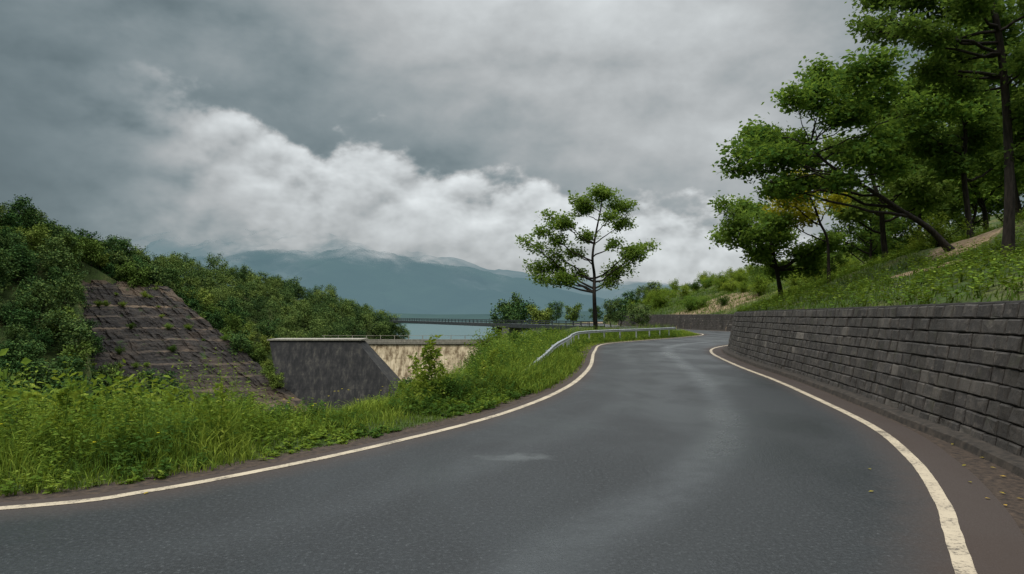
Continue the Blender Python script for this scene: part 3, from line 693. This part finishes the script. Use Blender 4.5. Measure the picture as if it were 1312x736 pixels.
# ------------------------------------------------------------ rock cut
def rockmat():
    m,nt=mat('terraced_rock');p=pos(nt)
    n=noise(nt,scalev(nt,p,(.2,.2,3.)),.9,6,.65);st=noise(nt,scalev(nt,p,(2.2,2.2,.12)),1.3,5,.6);bl=noise(nt,p,.22,5,.6)
    c=ramp(nt,n,[(.3,(.015,.013,.013)),(.55,(.036,.031,.028)),(.75,(.085,.068,.054))])
    c=mix(nt,sm(nt,st,.5,.75,0.,.6),c,(.095,.072,.052))
    c=mix(nt,sm(nt,bl,.5,.65,0.,.45),c,(.085,.06,.043))
    v=nd(nt,'ShaderNodeAttribute',attribute_name='var').outputs['Fac']
    c=mix(nt,v,c,(.20,.14,.09))
    c=mix(nt,sm(nt,noise(nt,p,.5,5,.6),.60,.70,0.,.85),c,(.035,.06,.018))
    out(nt,pbsdf(nt,c,.9,n,1.,.5,spec=.2));return m
nu,nv=170,340
uu,vv=np.meshgrid(np.linspace(0,1,nu),np.linspace(0,1.12,nv),indexing='ij')
V=np.zeros((nu,nv,3))
topz=PA[2]*(1-uu)+PB[2]*uu;botz=PD[2]*(1-uu)+PC[2]*uu
zl=topz*(1-vv)+botz*vv+.4*np.sin(math.pi*uu)
step=1.9
fq=(9.2-zl)/step+(fbm(uu*5,vv*1.5,3,3)-.45)*.5-uu*.35;kq=np.floor(fq);f=fq-kq
gf=np.where(f<.88,f*.70/.88,.70+(f-.88)/.12*.30)
vh=vv+(gf-f)*step/(topz-botz)
for c in range(2):
    top=PA[c]*(1-uu)+PB[c]*uu;bot=PD[c]*(1-uu)+PC[c]*uu
    V[...,c]=top*(1-vh)+bot*vh
V[...,2]=zl+(fbm(uu*50,vv*50,4,3)-.45)*.45
V[...,1]+=(fbm(uu*9,vv*4,3,4)-.45)*4.+(fbm(uu*50,vv*30,6,3)-.45)*1.1
bt=((f>.88)&(vnoise(uu*8,kq*3.,2)>.35))*(.15+.45*vnoise(uu*40,vv*30,2))
var=np.maximum.reduce([bt*(.4+.6*vnoise(kq*1.3,uu*2,3)),.7*sst(.70,.95,vv)*sst(.35,.8,uu)*vnoise(uu*20,vv*40,8),.6*((kq==2)&(f>.84))*(uu>.1)*(uu<.8),.35*((vv<.14)&(vnoise(uu*14,vv*8,4)>.55))])
edgev=(uu>.985)|(uu<.015)|(vv<.006)
V[...,2]-=np.where(edgev,2.5,0)
add('rock_cut',make_mesh('rock_cut',V.reshape(-1,3),[grid_faces(nu,nv)],[rockmat()],var=var.ravel()),kind='structure',label='dark terraced rock cut with narrow benches in the hillside')
for q in range(26):
    i=int(rng.integers(8,nu-4));j=int(rng.integers(20,int(nv*.85)))
    jj=j+int(np.argmax(f[i,j:j+40]));jj=min(jj,nv-1)
    p_=V[i,jj]
    place_shrub(int(rng.integers(0,4)),p_[0],p_[1],rng.uniform(.35,.9),'small shrub rooted on a bench of the rock cut','shrubs on the rock benches',z=p_[2])
# ------------------------------------------------------------ dam
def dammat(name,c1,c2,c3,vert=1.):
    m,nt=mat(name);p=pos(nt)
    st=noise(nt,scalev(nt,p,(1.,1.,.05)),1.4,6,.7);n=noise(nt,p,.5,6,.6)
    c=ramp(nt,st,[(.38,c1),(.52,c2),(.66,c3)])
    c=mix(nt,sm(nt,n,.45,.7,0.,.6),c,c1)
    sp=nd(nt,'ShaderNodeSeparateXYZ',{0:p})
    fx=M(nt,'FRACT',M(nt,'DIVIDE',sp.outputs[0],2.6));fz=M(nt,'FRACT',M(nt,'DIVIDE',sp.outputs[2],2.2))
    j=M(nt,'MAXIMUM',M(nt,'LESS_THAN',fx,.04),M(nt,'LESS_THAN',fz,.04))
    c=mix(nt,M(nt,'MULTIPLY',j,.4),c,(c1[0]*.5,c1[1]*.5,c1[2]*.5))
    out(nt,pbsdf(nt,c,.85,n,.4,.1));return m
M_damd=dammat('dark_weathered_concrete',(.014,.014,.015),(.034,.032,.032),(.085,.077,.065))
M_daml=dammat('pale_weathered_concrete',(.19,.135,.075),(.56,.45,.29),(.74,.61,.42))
dam=bpy.data.objects.new('dam',None);col.objects.link(dam);dam.location=(-25,125,-22);do=np.array(dam.location)
dam['label']='concrete gravity dam with dark spillway wall and pale face';dam['category']='dam'
def prism(front,back,mats,name,loc=do):
    V=np.array(list(front)+list(back),float)-loc;n=len(front)
    F4=[[i,(i+1)%n,n+(i+1)%n,n+i] for i in range(n)]
    return make_mesh(name,V,[np.array([list(range(n))[::-1]]),np.array([list(range(n,2*n))]),np.array(F4)],mats)
tl,tr_=P(345,437,120),P(458,438,120)
fr=[tl,tr_,(-9.6,112,-22),(-36.4,112,-22)]
bk=[(tl[0],126,tl[2]),(tr_[0],126,tr_[2]),(-9.6,126,-22),(-36.4,126,-22)]
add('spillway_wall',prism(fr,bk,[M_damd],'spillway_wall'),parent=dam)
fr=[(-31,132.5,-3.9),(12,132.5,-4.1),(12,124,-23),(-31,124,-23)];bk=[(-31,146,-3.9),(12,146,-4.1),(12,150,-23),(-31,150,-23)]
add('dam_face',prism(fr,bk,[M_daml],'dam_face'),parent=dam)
def multi(name,a_,m): 
    return add(name,make_mesh(name,np.concatenate(a_.V)-do,[np.concatenate(a_.F[(4,0)])],[m]),parent=dam)
a_=Acc()
box(a_,(-15,139,-3.65),(60,13.6,.45));box(a_,(-34.8,123,-2.62),(16.4,6.4,.25))
box(a_,(-10,132.6,-3.2),(42,.35,.5))
multi('crest_road',a_,M_conc)
a_=Acc()
for x in np.arange(-40,12,3.): box(a_,(x,145.4,-3.0),(.12,.12,.9))
box(a_,(-14,145.4,-2.6),(53,.07,.07))
multi('railing',a_,M_conc)
br=bpy.data.objects.new('bridge',None);col.objects.link(br);A=P(486,410,218);B=P(765,418,95)
br.location=tuple((A+B)/2);bo=np.array(br.location);br['label']='long dark low bridge with railings crossing the reservoir';br['category']='bridge'
dv=B-A;ang=math.atan2(dv[1],dv[0]);nvv=np.array([-math.sin(ang),math.cos(ang),0])
def beam(a_,offs,w,z0,z1):
    V=[]
    for e in (A-bo,B-bo):
        for oo,zz in ((-w,z0),(w,z0),(w,z1),(-w,z1)): V.append(e+nvv*(oo+offs)+np.array([0,0,zz]))
    a_.add(V,[[0,1,5,4],[1,2,6,5],[2,3,7,6],[3,0,4,7],[0,3,2,1],[4,5,6,7]])
a_=Acc();beam(a_,0,1.3,-.65,0);add('deck',a_.mesh('deck',[M_dark]),parent=br)
a_=Acc()
for side in(-1.2,1.2):
    for t in np.linspace(0,1,60): box(a_,A+dv*t-bo+nvv*side+np.array([0,0,.3]),(.08,.08,.6),rz=ang)
    for zz in (.3,.6): beam(a_,side,.05,zz-.045,zz+.045)
add('railing',a_.mesh('railing',[M_dark]),parent=br)
def brpart(name,t,z,sz,m):
    a_=Acc();box(a_,A+dv*t-bo+np.array([0,0,z]),sz,rz=ang);add(name,a_.mesh(name,[m]),parent=br)
M_cd=simple('weathered_grey_concrete',(.08,.085,.085),(.18,.18,.175),2,.85,(1,1,.3))
brpart('abutment',.78,-2.75,(3.,2.4,4.1),M_cd);brpart('abutment',.88,-2.75,(4.5,2.4,4.1),M_cd)
# ------------------------------------------------------------ water
def watermat():
    m,nt=mat('lake_water');p=pos(nt);n=noise(nt,scalev(nt,p,(.3,1,1)),.8,5,.6)
    out(nt,pbsdf(nt,(.05,.11,.115),.4,n,.6,.15,spec=.3));return m
V=[(-45,140,-6),(30,140,-6),(2800,5500,-6),(-2500,5500,-6)]
add('water',make_mesh('water',V,[np.array([[0,1,2,3]])],[watermat()]),kind='structure',label='calm teal reservoir water')
# ------------------------------------------------------------ mountains
def mountmat(name,haze_glow,hs,z0,z1,slope=0.,ns=.006):
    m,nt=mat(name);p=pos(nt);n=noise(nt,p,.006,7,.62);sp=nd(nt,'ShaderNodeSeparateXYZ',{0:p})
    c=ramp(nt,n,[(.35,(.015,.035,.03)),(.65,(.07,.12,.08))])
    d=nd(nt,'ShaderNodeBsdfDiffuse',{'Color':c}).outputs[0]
    e=nd(nt,'ShaderNodeEmission',{'Color':c4(haze_glow),'Strength':1.}).outputs[0]  # aerial haze painted on as an even glow, no real air volume
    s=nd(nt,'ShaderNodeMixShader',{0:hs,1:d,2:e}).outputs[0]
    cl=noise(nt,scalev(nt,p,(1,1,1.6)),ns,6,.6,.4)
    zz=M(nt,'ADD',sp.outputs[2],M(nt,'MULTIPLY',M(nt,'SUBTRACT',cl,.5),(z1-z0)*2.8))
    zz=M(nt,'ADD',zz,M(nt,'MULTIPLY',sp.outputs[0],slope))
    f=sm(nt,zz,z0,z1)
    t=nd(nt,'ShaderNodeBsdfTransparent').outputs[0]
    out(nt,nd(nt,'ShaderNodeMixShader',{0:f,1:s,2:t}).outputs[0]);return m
def ridge(name,d,prof,depth,m,label,seed):
    px=np.array([a for a,b in prof],float);py=np.array([b for a,b in prof],float)
    nu,nv=260,40;q=np.linspace(px[0],px[-1],nu);y=np.interp(q,px,py)
    zt=(405-y)/875*d;X=(q-656)/875*d;V=[]
    for i in range(nu):
        for j in range(nv):
            t=j/(nv-1)*2-1
            yy=d+t*depth
            s=(1-abs(t))**.85
            nn=fbm(np.array(X[i]/d*26+seed),np.array(t*5),seed,5)-.45
            z=-10+(zt[i]+10)*s+nn*zt[i]*.55*(1-s*.75)*(1 if abs(t)<.98 else 0)
            z+= (fbm(np.array(X[i]/d*60),np.array(t*9),seed+9,4)-.45)*zt[i]*.12
            V.append((X[i]+t*40,yy,z))
    add(name,make_mesh(name,V,[grid_faces(nu,nv)],[m],smooth=True),kind='structure',label=label)
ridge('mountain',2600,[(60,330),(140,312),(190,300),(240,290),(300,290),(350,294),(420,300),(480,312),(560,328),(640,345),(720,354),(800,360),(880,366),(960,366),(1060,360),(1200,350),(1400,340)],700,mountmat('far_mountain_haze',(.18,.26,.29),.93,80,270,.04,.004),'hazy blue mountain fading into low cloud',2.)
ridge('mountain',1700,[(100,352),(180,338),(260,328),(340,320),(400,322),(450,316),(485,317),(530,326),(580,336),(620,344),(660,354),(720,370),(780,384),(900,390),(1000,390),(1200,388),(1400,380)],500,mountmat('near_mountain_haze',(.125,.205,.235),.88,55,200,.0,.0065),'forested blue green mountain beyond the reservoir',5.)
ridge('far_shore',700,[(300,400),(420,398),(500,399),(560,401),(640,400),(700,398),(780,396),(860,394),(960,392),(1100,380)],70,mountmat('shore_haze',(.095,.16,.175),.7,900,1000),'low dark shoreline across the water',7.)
# ------------------------------------------------------------ fallen leaves
M_lit=leafmat('dry_leaf',(.13,.065,.02),(.24,.16,.035),(.34,.27,.045),trans=0)
a_=Acc();rleaves(a_,np.zeros((1,3)),.06,np.random.default_rng(3),upb=1.,asp=.6);lm=a_.mesh('fallen_leaf',[M_lit])
lv=[(1120,631),(1197,545),(1116,603),(1245,620),(1253,581),(1262,588),(1275,575),(1205,555),(1290,612),(1180,548),(1160,538),(1238,597),(190,632),(1262,640),(1290,650),(1222,570),(1268,600),(1280,632),(1302,640),(1140,530)]
for (px,py) in lv:
    d=1400/(py-405.);o=add('fallen_leaf',lm,label='small dry yellow leaf lying on the asphalt',cat='leaf',group='fallen leaves on the road')
    o.location=((px-656)/875*d,d,.012);o.rotation_euler=(rng.uniform(-.1,.1),rng.uniform(-.1,.1),rng.uniform(0,6))
# ------------------------------------------------------------ world
w=bpy.data.worlds.new('World');scene.world=w;w.use_nodes=True;nt=w.node_tree;nt.nodes.clear()
g_=nd(nt,'ShaderNodeTexCoord').outputs['Generated'];sp=nd(nt,'ShaderNodeSeparateXYZ',{0:g_})
az=M(nt,'ARCTAN2',sp.outputs[0],sp.outputs[1]);el=M(nt,'ARCSINE',sp.outputs[2])
def fcurve(x,pts):
    n=nt.nodes.new('ShaderNodeFloatCurve');c=n.mapping.curves[0]
    for i,(a,b) in enumerate(pts):
        if i==0:c.points[0].location=(a,b)
        elif i==len(pts)-1:c.points[-1].location=(a,b)
        else:c.points.new(a,b)
    n.mapping.update();nt.links.new(x,n.inputs['Value']);return n.outputs[0]
azn=nd(nt,'ShaderNodeMapRange',{0:az,1:-.7,2:.7,3:0.,4:1.}).outputs[0]
def A2(px): return (math.atan((px-656)/875)+.7)/1.4
def E2(px,py): return (405-py)/875*math.cos(math.atan((px-656)/875))
elb=M(nt,'MULTIPLY',fcurve(azn,[(0.,.60)]+[(A2(a),E2(a,b)/.5) for a,b in ((60,70),(180,105),(285,145),(330,180),(400,192),(450,180),(500,192),(560,210),(650,236),(720,248),(860,270),(930,284))]+[(1.,.14)]),.5)
sc=scalev(nt,g_,(1,1,1.5))
n1=noise(nt,sc,2.6,4,.5,.1);n2=noise(nt,sc,9,6,.56,.1);n4=noise(nt,scalev(nt,g_,(1,1,2.4)),4.2,5,.5,.15)
shv=nd(nt,'ShaderNodeVectorMath',{0:sc,1:(-.008,0,.026)},operation='ADD').outputs[0]
n2b=noise(nt,shv,9,4,.55,.1)
n2c=noise(nt,sc,9,4,.55,.1)
billow_shade=M(nt,'SUBTRACT',n2c,n2b)  # billow shading painted into the cloud brightness, as if lit from above
f=M(nt,'SUBTRACT',elb,el)
f=M(nt,'ADD',f,M(nt,'MULTIPLY',M(nt,'SUBTRACT',n2,.5),.19))
f=M(nt,'ADD',f,M(nt,'MULTIPLY',M(nt,'SUBTRACT',n1,.5),.05))
edge=sm(nt,f,-.014,.018)
azw=M(nt,'ADD',azn,M(nt,'MULTIPLY',M(nt,'SUBTRACT',n1,.5),.35))
wx=fcurve(azw,[(0.,.10),(A2(100),.22),(A2(200),.46),(A2(320),.80),(A2(450),1.),(A2(620),.92),(A2(800),.95),(A2(950),.9),(1.,.7)])
fall=M(nt,'SUBTRACT',1.,M(nt,'MULTIPLY',sm(nt,f,.03,.19),.42))
puff=M(nt,'ADD',M(nt,'ADD',.50,M(nt,'MULTIPLY',n2,.75)),M(nt,'MULTIPLY',billow_shade,1.9))
brt=M(nt,'MULTIPLY',M(nt,'MULTIPLY',fall,wx),puff)
under=M(nt,'ADD',.145,M(nt,'MULTIPLY',brt,.57))
under=M(nt,'ADD',under,M(nt,'MULTIPLY',sm(nt,azn,.25,.75),.06))
def gauss(px,py,sa,se):
    a0=math.atan((px-656)/875);e0=E2(px,py)
    a=M(nt,'DIVIDE',M(nt,'SUBTRACT',az,a0),sa);e=M(nt,'DIVIDE',M(nt,'SUBTRACT',el,e0),se)
    return M(nt,'EXPONENT',M(nt,'MULTIPLY',M(nt,'ADD',M(nt,'MULTIPLY',a,a),M(nt,'MULTIPLY',e,e)),-1.))
ab=M(nt,'ADD',.185,M(nt,'MULTIPLY',gauss(640,-10,.34,.16),.33))
ab=M(nt,'ADD',ab,M(nt,'MULTIPLY',gauss(930,150,.34,.22),.30))
ab=M(nt,'ADD',ab,M(nt,'MULTIPLY',gauss(540,110,.22,.1),.04))
ab=M(nt,'ADD',ab,M(nt,'MULTIPLY',gauss(200,50,.18,.11),.10))
tex=M(nt,'ADD',M(nt,'MULTIPLY',M(nt,'SUBTRACT',n1,.5),1.0),M(nt,'ADD',M(nt,'MULTIPLY',M(nt,'SUBTRACT',n4,.5),.95),M(nt,'ADD',M(nt,'MULTIPLY',M(nt,'SUBTRACT',n2,.5),.25),M(nt,'MULTIPLY',billow_shade,.5))))
ab=M(nt,'MULTIPLY',ab,M(nt,'MAXIMUM',M(nt,'ADD',1.,tex),.45))
sky=nd(nt,'ShaderNodeMix',{0:edge,2:ab,3:under},data_type='FLOAT').outputs[0]
sky=M(nt,'ADD',sky,M(nt,'MULTIPLY',sm(nt,el,.5,1.1),2.6))  # overhead sky out of view brightened to add light to the scene
sky=M(nt,'MULTIPLY',sky,sm(nt,el,-.12,0.,.3,1.))
tint=mix(nt,sm(nt,sky,.10,.50),(.77,1.03,1.12),(.955,1.005,1.02))
colr=mix(nt,1.,tint,nd(nt,'ShaderNodeCombineColor',{0:sky,1:sky,2:sky}).outputs[0],'MULTIPLY')
st=nd(nt,'ShaderNodeTexSky',sky_type='NISHITA');st.sun_disc=False
b1=nd(nt,'ShaderNodeBackground',{0:st.outputs[0],1:.06}).outputs[0]
b2=nd(nt,'ShaderNodeBackground',{0:colr,1:1.}).outputs[0]
o=nt.nodes.new('ShaderNodeOutputWorld');nt.links.new(nd(nt,'ShaderNodeMixShader',{0:.94,1:b1,2:b2}).outputs[0],o.inputs[0])
sun=bpy.data.lights.new('sun','SUN');sun.energy=1.5;sun.angle=math.radians(12);sun.color=(1,.94,.85)
so=bpy.data.objects.new('sun',sun);col.objects.link(so)
dirv=Vector((-.7,-.3,.95)).normalized()
so.rotation_euler=dirv.to_track_quat('Z','Y').to_euler()
st.sun_elevation=math.asin(dirv.z);st.sun_rotation=math.atan2(dirv.x,dirv.y)
cam=bpy.data.cameras.new('camera');cam.lens=24;cam.sensor_width=36;cam.shift_y=37/1312;cam.clip_end=12000;cam.clip_start=.05
co=bpy.data.objects.new('camera',cam);col.objects.link(co);co.location=(0,0,EYE);co.rotation_euler=(math.pi/2,0,0)
scene.camera=co
